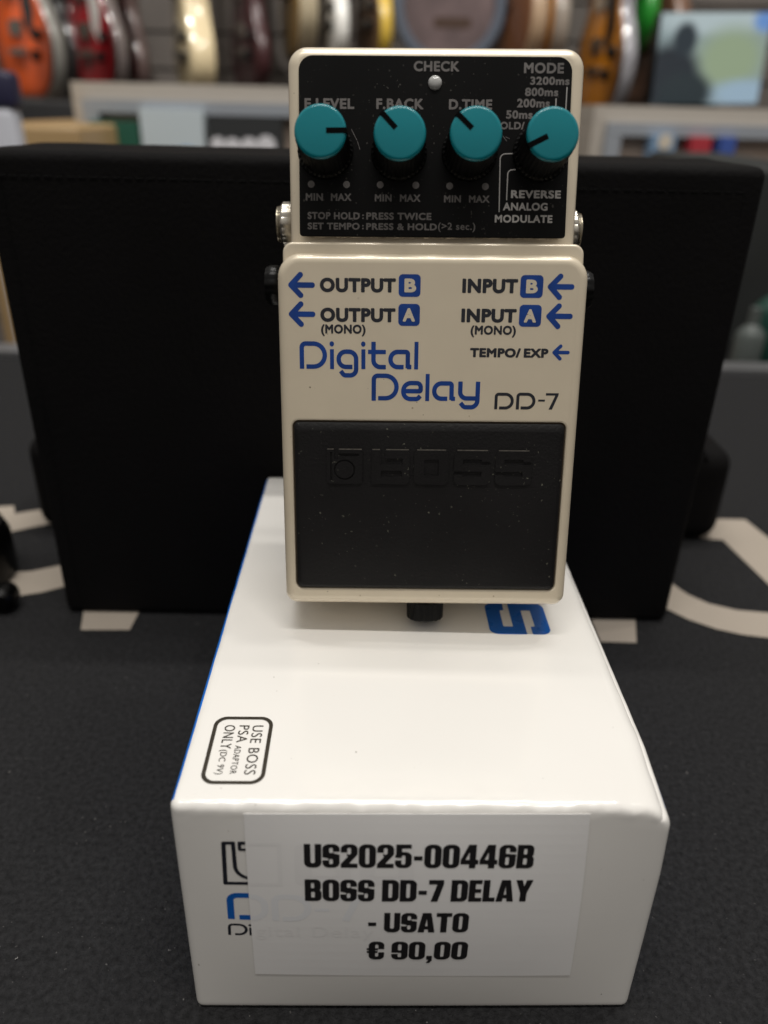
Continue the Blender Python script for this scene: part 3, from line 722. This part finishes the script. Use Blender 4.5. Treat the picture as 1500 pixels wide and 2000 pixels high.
# sockets on the flanks
def metal_jack(sgn, y, z):
    bm = bmesh.new(); x = 33.4*sgn
    lathe(bm, [(5.9, 0), (6.0, .9*sgn), (5.7, 1.3*sgn)], 40, 'x', c=(x, y, z))
    lathe(bm, [(5.2, 1.3*sgn), (5.45, 1.7*sgn), (5.45, 3.9*sgn), (5.1, 4.3*sgn)], 48, 'x', c=(x, y, z), flute=lambda k, i: 1 if k % 4 < 3 else .95)
    lathe(bm, [(4.5, 4.3*sgn), (4.6, 4.5*sgn), (4.2, 4.7*sgn), (4.6, 4.95*sgn), (4.2, 5.2*sgn), (4.4, 5.45*sgn), (3.0, 5.5*sgn), (2.9, 2*sgn)], 32, 'x', c=(x, y, z))
    pfin('jack_socket', bm, M_chrome)
def plastic_jack(sgn, y, z):
    bm = bmesh.new(); x = 35.7*sgn
    lathe(bm, [(5.2, 0), (5.3, 2.0*sgn), (4.9, 2.4*sgn)], 40, 'x', c=(x, y, z))
    lathe(bm, [(4.6, 2.4*sgn), (5.0, 3.0*sgn), (5.0, 4.9*sgn), (4.5, 5.9*sgn), (3.0, 6.1*sgn), (2.9, 2*sgn)], 48, 'x', c=(x, y, z), flute=lambda k, i: 1 if k % 4 < 2 else .96)
    pfin('jack_socket', bm, M_blackgloss)
metal_jack(-1, 94.8, -17); metal_jack(1, 93.6, -17)
plastic_jack(-1, 79.2, -14.5); plastic_jack(1, 78.4, -13.5)
# knurled thumb screw under the lower end
bm = bmesh.new()
lathe(bm, [(2.2, 0.5), (2.2, -1.0), (4.8, -1.6), (4.95, -2.0), (4.85, -6.0), (4.5, -6.4), (1.0, -6.45)], 72, 'y', flute=lambda k, i: (1 if k % 4 < 2 else .955) if 3 <= i <= 5 else 1, c=(.5, -1.5, -10))
pfin('thumb_screw', bm, M_black, sharp=25)

# ------------------------------------------------------------------ black case behind
CYAW = 0.01664
CM = Matrix.Translation((-5.55*MM, 268.9*MM, 0)) @ Matrix.Rotation(CYAW, 4, 'Z')
case = thing('leatherette_case', 'upright black leatherette case with stitched rim behind the pedal', 'case', CM)
CW, CH, CT = 0.2506, 0.1752, 0.052
bm = bmesh.new()
def case_warp(p):
    q = p.copy()
    u = p.x/(CW/2); v = (p.z-CH/2)/(CH/2)
    if p.y < 0.004: q.y += 0.0006*math.sin(p.x*40)*(1-v*v)
    q.z += 0.00025*mnoise.noise(Vector((p.x*60, p.y*60, 3)))*max(0, v)
    return q
round_box(bm, (-CW/2, 0, 0), (CW/2, CT, CH), 0.0035, N=24, warp=case_warp, ks=4)
finish('case_shell', bm, M_leather, case, sharp=60)
bm = bmesh.new()
for (a, b) in (((-CW/2+.006, CH-.0075), (CW/2-.006, CH-.0075)), ((CW/2-.0065, CH-.008), (CW/2-.0065, .006)), ((-CW/2+.0065, CH-.008), (-CW/2+.0065, .006))):
    L = math.hypot(b[0]-a[0], b[1]-a[1]); N = int(L/.0036)
    for k in range(N):
        t0, t1 = k/N, (k+.7)/N
        p0 = (a[0]+(b[0]-a[0])*t0, -.0002, a[1]+(b[1]-a[1])*t0); p1 = (a[0]+(b[0]-a[0])*t1, -.0002, a[1]+(b[1]-a[1])*t1)
        tube(bm, [p0, p1], 0.00014, 5)
finish('stitching', bm, M_seam, case)
# soft pouch lying behind the case, its ends showing at both sides
pm = Matrix.Translation((-3*MM, 338*MM, 0)) @ Matrix.Rotation(CYAW, 4, 'Z')
bm = bmesh.new()
round_box(bm, (-.167, 0, 0), (.170, .05, .048), 0.009, N=10, ks=4)
pouch = finish('padded_pouch', bm, M_leather, sharp=60); pouch.matrix_world = pm
tag(pouch, 'low black padded pouch lying behind the upright case, both rounded ends sticking out', 'pouch')
bm = bmesh.new(); tube(bm, [(.128, .004, .060), (.140, .003, .0585), (.150, .002, .053), (.156, .001, .044)], .0007, 6)
cord = finish('pull_cord', bm, M_seam, pouch)
bm = bmesh.new(); box(bm, .120, .012, .0472, .157, .040, .0485)
finish('grey_flap', bm, mat('grey_fabric', (.10, .10, .105), .7), pouch, smooth=False)
# ------------------------------------------------------------------ half seen things at the left edge of the table
kn = thing('foot_switch', 'small black rounded foot switch with a white tag at the left table edge', 'foot switch', Matrix.Translation((-.1865, .292, 0)))
bm = bmesh.new(); lathe(bm, [(.022, 0), (.0235, .004), (.0235, .020), (.021, .026), (.012, .029)], 40)
finish('housing', bm, M_blackgloss, kn)
bm = bmesh.new(); lathe(bm, [(.004, -.004), (.0055, -.002), (.0055, .004), (.0045, .006), (.003, .006)], 24, 'y', c=(.030, -.024, .006))
finish('cable_plug', bm, M_blackgloss, kn)
bm = bmesh.new(); box(bm, .010, -.0330, .003, .0235, -.0285, .0125)
finish('white_tag', bm, mat('white_tag', (.7, .7, .68), .5), kn, smooth=False)

# ------------------------------------------------------------------ the shop behind
FLOOR = -0.92
bm = bmesh.new(); box(bm, -3, -2.5, FLOOR-.05, 3.2, 3.0, FLOOR)
o = finish('floor', bm, mat('floor_laminate', (.16, .12, .09), .4, vary=(6, .2)), smooth=False); o['kind'] = 'structure'
M_slat = mat('slatwall_beige', (0.12, 0.105, 0.094), 0.6, vary=(3, .15))
bm = bmesh.new()
zz = FLOOR
while zz < 1.5:
    box(bm, -2.6, 2.80, zz, 3.0, 2.84, min(zz+.092, 1.5)); zz += .1
box(bm, -2.6, 2.8405, FLOOR, 3.0, 2.88, 1.5)
wall = finish('slat_wall', bm, M_slat, smooth=False)
tag(wall, 'beige grooved slat wall on which the guitars hang', 'wall')

def outline(kind):
    if kind == 'single': P = [(0, -.205), (.09, -.2), (.15, -.15), (.165, -.08), (.14, -.02), (.105, .03), (.115, .09), (.14, .12), (.145, .16), (.11, .19), (.06, .175), (.03, .16), (-.03, .2), (-.09, .215), (-.135, .18), (-.14, .13), (-.11, .06), (-.105, .03), (-.14, -.02), (-.165, -.08), (-.15, -.15), (-.09, -.2)]
    elif kind == 'double': P = [(0, -.2), (.1, -.195), (.155, -.15), (.16, -.09), (.125, -.03), (.105, .02), (.115, .07), (.15, .13), (.16, .19), (.13, .2), (.08, .15), (.03, .13), (-.03, .13), (-.08, .17), (-.13, .235), (-.16, .22), (-.15, .14), (-.115, .07), (-.105, .02), (-.125, -.03), (-.16, -.09), (-.155, -.15), (-.1, -.195)]
    else: P = [(0, -.25), (.12, -.24), (.19, -.18), (.2, -.1), (.165, -.02), (.125, .04), (.12, .09), (.145, .15), (.14, .21), (.09, .245), (0, .25), (-.09, .245), (-.14, .21), (-.145, .15), (-.12, .09), (-.125, .04), (-.165, -.02), (-.2, -.1), (-.19, -.18), (-.12, -.24)]
    out = []; n = len(P)
    for i in range(n):
        p0, p1, p2, p3 = (Vector(P[(i+k-1) % n]) for k in range(4))
        for t in (0, .25, .5, .75):
            out.append(.5*((2*p1)+(-p0+p2)*t+(2*p0-5*p1+4*p2-p3)*t*t+(-p0+3*p1-3*p2+p3)*t**3))
    return out
def burst(name, c0, c1, c2=None, rough=.18):
    """face lacquer: a colour in the middle shading to another at the rim, as sprayed on the guitar"""
    m = mat(name, c0, rough, spec=.5, coat=.6); nt = m.node_tree; n = nt.nodes; l = nt.links
    t = n.new('ShaderNodeTexCoord'); mp = n.new('ShaderNodeMapping'); mp.inputs['Scale'].default_value = (5.4, .001, 4.3); mp.inputs['Location'].default_value = (0, 0, .25)
    g = n.new('ShaderNodeTexGradient'); g.gradient_type = 'SPHERICAL'; r = n.new('ShaderNodeValToRGB')
    l.new(t.outputs['Object'], mp.inputs[0]); l.new(mp.outputs[0], g.inputs[0]); l.new(g.outputs['Fac'], r.inputs[0])
    r.color_ramp.elements[0].color = (*c1, 1); r.color_ramp.elements[0].position = .12
    r.color_ramp.elements[1].color = (*c0, 1); r.color_ramp.elements[1].position = .5
    l.new(r.outputs[0], n['Principled BSDF'].inputs['Base Color'])
    return m
M_wood = mat('maple_neck', (.42, .25, .11), .35, vary=(8, .15))
M_rose = mat('rosewood', (.05, .025, .015), .45)
M_white = mat('white_plastic', (.75, .74, .70), .25)
def guitar(u, v, y, phi, kind, face, side, label, scale=1.0, thick=.034, guard=None, group='guitars hanging on the shop wall'):
    """u, v: where the lowest point of the body is seen; phi turns it about the vertical"""
    p = at(u, v, y); lo = {'single': .205, 'double': .2, 'acoustic': .25}[kind]*scale
    m = Matrix.Translation((p.x, p.y, p.z+lo)) @ Matrix.Rotation(math.radians(phi), 4, 'Z') @ Matrix.Scale(scale, 4)
    g = thing('acoustic_guitar' if kind == 'acoustic' else 'electric_guitar', label, 'guitar', m, group)
    O = outline(kind); t = thick/2; bm = bmesh.new(); rings = []
    for k, (ins, yy) in enumerate(((.006, t), (0, t-.005), (0, -t+.005), (.004, -t+.001))):
        rings.append([(q.x*(1-ins*6), yy, q.y*(1-ins*5)) for q in O])
    loft(bm, rings); finish('body', bm, side, g, sharp=50)
    bm = bmesh.new()
    loft(bm, [[(q.x*.985, -t+.004, q.y*.988) for q in O], [(q.x*.972, -t-.0005, q.y*.978) for q in O], [(q.x*.90, -t-.004, q.y*.92) for q in O]])
    finish('face', bm, face, g, sharp=50)
    top = max(q.y for q in O)
    bm = bmesh.new(); box(bm, -.027, -t-.020, .10, .027, -t-.0045, .62)
    finish('neck', bm, M_wood, g, smooth=False)
    bm = bmesh.new(); box(bm, -.027, -t-.025, .06, .027, -t-.0205, .61); fb = finish('fingerboard', bm, M_rose, g, smooth=False)
    bm = bmesh.new(); loft(bm, [[(-.03, yy, .625), (.03, yy, .625), (.045, yy, .74), (.0, yy, .78), (-.045, yy, .74)] for yy in (-t-.018, -t-.004)])
    finish('headstock', bm, M_rose, g, smooth=False)
    if kind == 'acoustic':
        bm = bmesh.new(); lathe(bm, [(.05, -t-.0058), (.05, -t-.0046)], 32, 'y', c=(0, 0, .06)); finish('sound_hole', bm, M_black, g)
        bm = bmesh.new(); box(bm, -.075, -t-.014, -.10, .075, -t-.0045, -.075); finish('bridge', bm, M_rose, g, smooth=False)
    else:
        for z in (-.045, .045):
            bm = bmesh.new(); box(bm, -.035, -t-.012, z-.017, .035, -t-.0045, z+.017); finish('pickup', bm, M_chrome, g, smooth=False)
        bm = bmesh.new(); box(bm, -.045, -t-.016, -.105, .045, -t-.0045, -.09); finish('bridge', bm, M_chrome, g, smooth=False)
        for xx, z in ((.09, -.11), (.115, -.065)):
            bm = bmesh.new(); lathe(bm, [(.013, -t-.018), (.013, -t-.0045)], 20, 'y', c=(xx, 0, z)); finish('knob', bm, M_black, g)
        if guard is not None:
            bm = bmesh.new(); pts = [(.03, .1), (.09, .06), (.10, -.01), (.075, -.075), (.045, -.04), (.04, .02)]
            loft(bm, [[(a, yy, b) for a, b in pts] for yy in (-t-.0065, -t-.0046)]); finish('pickguard', bm, guard, g, smooth=False)
    return g
blk = mat('black_lacquer', (.008, .008, .009), .15, coat=.6)
greyside = mat('grey_cream_binding', (.22, .215, .195), .25, coat=.4)
cream_l = mat('cream_lacquer', (.70, .58, .36), .18, coat=.6)
G = guitar
G(72, 192, 2.35, -42, 'single', burst('orange_burst', (.95, .13, .012), (.03, .008, .006)), greyside, 'orange red burst electric guitar with pale grey side, leftmost on the wall', guard=blk)
G(122, 196, 2.62, -48, 'single', blk, mat('dark_grey_side', (.035, .035, .035), .2, coat=.5), 'all black electric guitar hanging just right of the orange red one')
G(200, 192, 2.45, -48, 'single', burst('dark_red_burst', (.36, .006, .014), (.012, .004, .004)), mat('rose_grey_side', (.15, .125, .12), .2, coat=.5), 'dark red burst electric guitar above the left display cabinet', guard=M_white)
G(258, 196, 2.60, -58, 'double', mat('oxblood_lacquer', (.035, .010, .010), .2, coat=.5), mat('pinkish_side', (.11, .075, .07), .25, coat=.4), 'very dark oxblood electric guitar between the dark red and the cream guitar')
G(385, 190, 2.45, -68, 'double', cream_l, cream_l, 'glossy cream electric guitar above the left display cabinet', scale=1.0, thick=.06)
G(492, 180, 2.60, -66, 'double', mat('plum_lacquer', (.06, .022, .026), .25, coat=.3), mat('plum_side', (.05, .018, .02), .3), 'plum brown electric guitar behind the upper left corner of the pedal')
G(585, 120, 2.55, -76, 'acoustic', mat('olive_gold_top', (.26, .16, .05), .25, coat=.4), mat('pale_binding_side', (.45, .38, .26), .3, coat=.3), 'golden olive acoustic guitar just left of the white one', thick=.05)
G(655, 125, 2.45, -78, 'double', M_white, M_white, 'shiny white electric guitar above the left half of the pedal', scale=.9)
G(728, 130, 2.55, -76, 'double', mat('brown_top', (.16, .09, .045), .3, coat=.3), mat('yellow_side', (.62, .42, .06), .3, coat=.3), 'brown electric guitar with yellow side next to the round picture')
G(985, 145, 2.50, -74, 'acoustic', mat('mahogany_top', (.17, .07, .03), .3, coat=.3), mat('tan_side', (.40, .28, .18), .3, coat=.3), 'mahogany brown acoustic guitar right of the round picture', thick=.045)
G(1052, 150, 2.58, -86, 'acoustic', mat('orange_top', (.72, .30, .035), .25, coat=.4), mat('grey_beige_side', (.28, .24, .20), .3, coat=.3), 'bright orange acoustic guitar between the brown acoustic and the black burst guitar', thick=.045)
G(1165, 232, 2.25, -82, 'single', burst('amber_black_burst', (.55, .20, .012), (.008, .006, .006)), mat('lilac_grey_side', (.28, .275, .295), .2, coat=.5), 'black and amber burst electric guitar with pale lilac grey side', guard=blk)
G(1222, 105, 2.60, -84, 'double', mat('green_lacquer', (.015, .24, .025), .25, coat=.4), mat('green_side', (.015, .20, .02), .3), 'bright green electric guitar behind the amber burst one')
G(1252, 205, 2.62, -80, 'acoustic', mat('walnut_top', (.12, .06, .035), .35), mat('walnut_side', (.15, .08, .05), .35), 'walnut brown acoustic guitar beside the screen', thick=.045)

# round framed picture
p = at(878, 8, 2.45)
rp = thing('round_picture', 'round picture with blue grey rim hanging above the pedal', 'picture', Matrix.Translation(p))
bm = bmesh.new(); lathe(bm, [(.150, .02), (.152, -.012), (.144, -.02), (.122, -.02), (.120, -.006)], 48, 'y'); finish('rim', bm, mat('blue_grey_rim', (.085, .10, .13), .4), rp)
mp_ = mat('muted_rose_print', (.105, .072, .072), .5, vary=(16, .7))
bm = bmesh.new(); lathe(bm, [(.121, -.005), (.121, -.0075)], 48, 'y'); finish('print', bm, mp_, rp)
bm = bmesh.new(); put_ink(bm, s_rbox(-.04, -.055, .06, -.03, .01), (-.06, -.07, .08, -.01), .004, lambda x, y, d: (x, -.0085, y)); finish('print_shade', bm, M_rose, rp, smooth=False)

# display cabinets
M_cab = mat('cabinet_beige', (.44, .40, .35), .55); M_frm = mat('cabinet_blue_grey', (.30, .325, .36), .45); M_peg = mat('cabinet_back', (.34, .27, .22), .6, vary=(5, .15))
def cabinet(u0, u1, v0, y, label):
    a = at(u0, v0, y); b = at(u1, v0, y); w = b.x-a.x; zt = a.z
    t = thing('display_cabinet', label, 'cabinet', Matrix.Translation((a.x, y, FLOOR)), 'open display cabinets'); H = zt-FLOOR
    bm = bmesh.new(); box(bm, 0, 0, 0, w, .35, .55); finish('plinth', bm, M_cab, t, smooth=False)
    bm = bmesh.new(); box(bm, 0, .02, .5505, .030, .35, H-.0265); box(bm, w-.030, .02, .5505, w, .35, H-.0265); box(bm, 0, .02, H-.026, w, .35, H); finish('outer_frame', bm, M_cab, t, smooth=False)
    bm = bmesh.new(); box(bm, .022, .0, H-.046, w-.022, .0195, H-.026); box(bm, .022, .0, .5505, .048, .0195, H-.0465); box(bm, w-.048, .0, .5505, w-.022, .0195, H-.0465); finish('front_frame', bm, M_frm, t, smooth=False)
    bm = bmesh.new(); box(bm, .0305, .0205, .5505, w-.0305, .03, H-.027); finish('back_panel', bm, M_peg, t, smooth=False)
    return t, H, w
cabL, HL, wL = cabinet(128, 1010, 158, 1.50, 'wide grey beige display cabinet left of the pedal holding small packs')
cabR, HR, wR = cabinet(1168, 1620, 205, 1.50, 'grey beige display cabinet under the screen at the right')
def pack(u0, v0, u1, v1, y, d, label, m, name='package', dots=None, slant=0):
    a = at(u0, v1, y); b = at(u1, v0, y); zb = a.z
    t = thing(name, label, 'package', Matrix.Translation((a.x, y, zb)), 'packs on display'); w, h = b.x-a.x, b.z-a.z
    bm = bmesh.new()
    loft(bm, [[(0+slant, yy, 0), (w, yy, 0), (w, yy, h), (0, yy, h)] for yy in (0, d)]); finish('carton', bm, m, t, smooth=False)
    if dots:
        bm = bmesh.new()
        for fx, fz, r, in dots[0]: lathe(bm, [(r*w, -.0012), (r*w, -.0004)], 20, 'y', c=(fx*w, 0, fz*h))
        finish('print', bm, dots[1], t)
    return t
zsh = FLOOR+HL-.185
for args in (
    (185, 238, 268, 325, 1.480, .040, 'dark green pack in the left cabinet', mat('green_card', (.012, .095, .06), .5), 'package', None, .03),
    (283, 215, 395, 325, 1.480, .040, 'large pale blue white pack in the left cabinet', mat('pale_blue_card', (.56, .64, .68), .35), 'package', ([(.3, .1, .2), (.7, .12, .22)], mat('sky_blue_print', (.25, .42, .66), .4))),
    (412, 232, 550, 325, 1.480, .040, 'black pack with round white print in the left cabinet', mat('black_card', (.03, .033, .035), .4), 'package', ([(.12, .45, .1), (.32, .4, .12), (.55, .42, .12), (.78, .45, .13)], mat('white_print', (.72, .72, .76), .4))),
): pack(*args[:8], args[8], *(args[9:] if len(args) > 9 else ()))
for args in (
    (1262, 265, 1322, 345, 1.480, .040, 'blue and cream pack at the left of the right cabinet', mat('steel_blue_card', (.20, .32, .48), .4), ([(.55, .85, .3)], mat('cream_print', (.62, .56, .46), .4))),
    (1338, 268, 1392, 345, 1.480, .040, 'red pack in the right cabinet', mat('red_card', (.42, .035, .05), .4), None),
    (1394, 268, 1440, 345, 1.480, .040, 'deep blue pack beside the red one in the right cabinet', mat('deep_blue_card', (.05, .10, .36), .35), ([(.3, .3, .3)], mat('light_blue_print', (.35, .5, .75), .4))),
): pack(*args[:8], 'package', args[8])

# screen above the right cabinet
pa, pb = at(1270, 205, 1.95), at(1505, 30, 1.95)
sw, sh = (pb.x-pa.x)*1.12, (pb.z-pa.z)
scr = thing('television', 'flat television showing a pale green picture above the right cabinet', 'television', Matrix.Translation((pa.x, 1.95, pa.z)) @ Matrix.Rotation(math.radians(-2.0), 4, 'Y') @ Matrix.Rotation(math.radians(8), 4, 'Z'))
bm = bmesh.new(); round_box(bm, (-.001, .0, -.001), (sw+.001, .035, sh+.001), .004, N=2, ks=2); finish('housing', bm, M_black, scr)
sm = bpy.data.materials.new('lit_screen'); sm.use_nodes = True; n = sm.node_tree.nodes; l = sm.node_tree.links; pbs = n['Principled BSDF']
tcs = n.new('ShaderNodeTexCoord'); prev = None
def blob(cx, cz, rx, rz, col, soft=.5):
    global prev
    mp = n.new('ShaderNodeMapping'); mp.inputs['Location'].default_value = (-cx/rx, 0, -cz/rz); mp.inputs['Scale'].default_value = (1/rx, .001, 1/rz)
    g = n.new('ShaderNodeTexGradient'); g.gradient_type = 'SPHERICAL'; r = n.new('ShaderNodeValToRGB'); r.color_ramp.elements[1].position = soft
    mx = n.new('ShaderNodeMix'); mx.data_type = 'RGBA'
    l.new(tcs.outputs['Object'], mp.inputs[0]); l.new(mp.outputs[0], g.inputs[0]); l.new(g.outputs['Fac'], r.inputs[0]); l.new(r.outputs[0], mx.inputs['Factor'])
    if prev is None: mx.inputs['A'].default_value = (.29, .37, .38, 1)
    else: l.new(prev, mx.inputs['A'])
    mx.inputs['B'].default_value = (*col, 1); prev = mx.outputs['Result']
blob(.5*sw, .93*sh, .75*sw, .22*sh, (.50, .60, .62)); blob(.68*sw, .5*sh, .40*sw, .45*sh, (.33, .42, .27)); blob(.85*sw, .12*sh, .4*sw, .2*sh, (.36, .50, .62))
blob(.13*sw, .30*sh, .34*sw, .46*sh, (.012, .02, .03), .35); blob(.30*sw, .12*sh, .30*sw, .30*sh, (.015, .028, .035), .35); blob(.24*sw, .72*sh, .13*sw, .22*sh, (.015, .028, .04), .35); blob(.95*sw, .92*sh, .14*sw, .16*sh, (.15, .32, .70))
l.new(prev, pbs.inputs['Emission Color']); pbs.inputs['Emission Strength'].default_value = 0.74; pbs.inputs['Base Color'].default_value = (.01, .01, .01, 1)
bm = bmesh.new(); bm.faces.new([bm.verts.new(q) for q in ((0, -.0008, 0), (sw, -.0008, 0), (sw, -.0008, sh), (0, -.0008, sh))]); finish('screen', bm, sm, scr, smooth=False)
bm = bmesh.new(); box(bm, sw/2-.05, .036, -.5, sw/2+.05, .10, sh*.6); finish('stand', bm, M_black, scr, smooth=False)

# left: dark amplifier, wooden counter, blue white boxes
def solid(name, label, cat, u0, v0, u1, v1, y, d, m, to_floor=False, r=.008):
    a = at(u0, v1, y); b = at(u1, v0, y)
    z0 = FLOOR if to_floor else a.z
    bm = bmesh.new(); round_box(bm, (0, 0, 0), (b.x-a.x, d, b.z-z0), r, N=2, ks=2)
    o = finish(name, bm, m, sharp=60); o.location = (a.x, y, z0)
    return tag(o, label, cat)
solid('amplifier', 'black amplifier cabinet standing below the guitars at the left', 'amplifier', 20, 198, 150, 300, 1.95, .3, mat('black_tolex', (.006, .006, .007), .7), True)
solid('wooden_counter', 'light wooden counter running left of the display cabinet', 'counter', -60, 247, 152, 330, 1.30, .5, mat('light_oak', (.36, .24, .11), .4, vary=(9, .15)), True)
solid('storage_box', 'tall white box with violet blue upper half at the left edge', 'box', -40, 212, 22, 330, 1.05, .03, mat('white_box_card', (.58, .60, .66), .4), True)
solid('storage_box', 'violet blue box on top of the white one at the left edge', 'box', -40, 138, 18, 211.5, 1.05, .03, mat('violet_card', (.02, .02, .055), .4))
su = solid('shelf_unit', 'dark shelf unit at the right beyond the table', 'shelf unit', 1395, 330, 1640, 560, .95, .35, mat('dark_green_grey', (.008, .010, .0095), .6, vary=(14, .7)), True)

bm = bmesh.new(); box(bm, -.12, -.22, .0, .16, -.0005, .012)
sb = finish('shelf_board', bm, M_black, su, smooth=False); sb.location = (.1, 0, -.07-FLOOR)
def bottle(u, w, h, y, m, label):
    p = at(u, 700, y)
    bm = bmesh.new(); lathe(bm, [(w*.92, 0), (w, .003), (w, h*.62), (w*.9, h*.68), (w*.4, h*.78), (w*.4, h), (w*.3, h)], 28)
    o = finish('bottle', bm, m); o.location = (p.x, y, -.058); return tag(o, label, 'bottle')
bottle(1455, .014, .075, .80, mat('pale_bottle', (.09, .105, .10), .45), 'pale grey bottle on the shelf right of the black case')
bottle(1488, .020, .105, .83, mat('deep_green_bottle', (.012, .055, .042), .3), 'deep green bottle at the right edge beside the pale one')
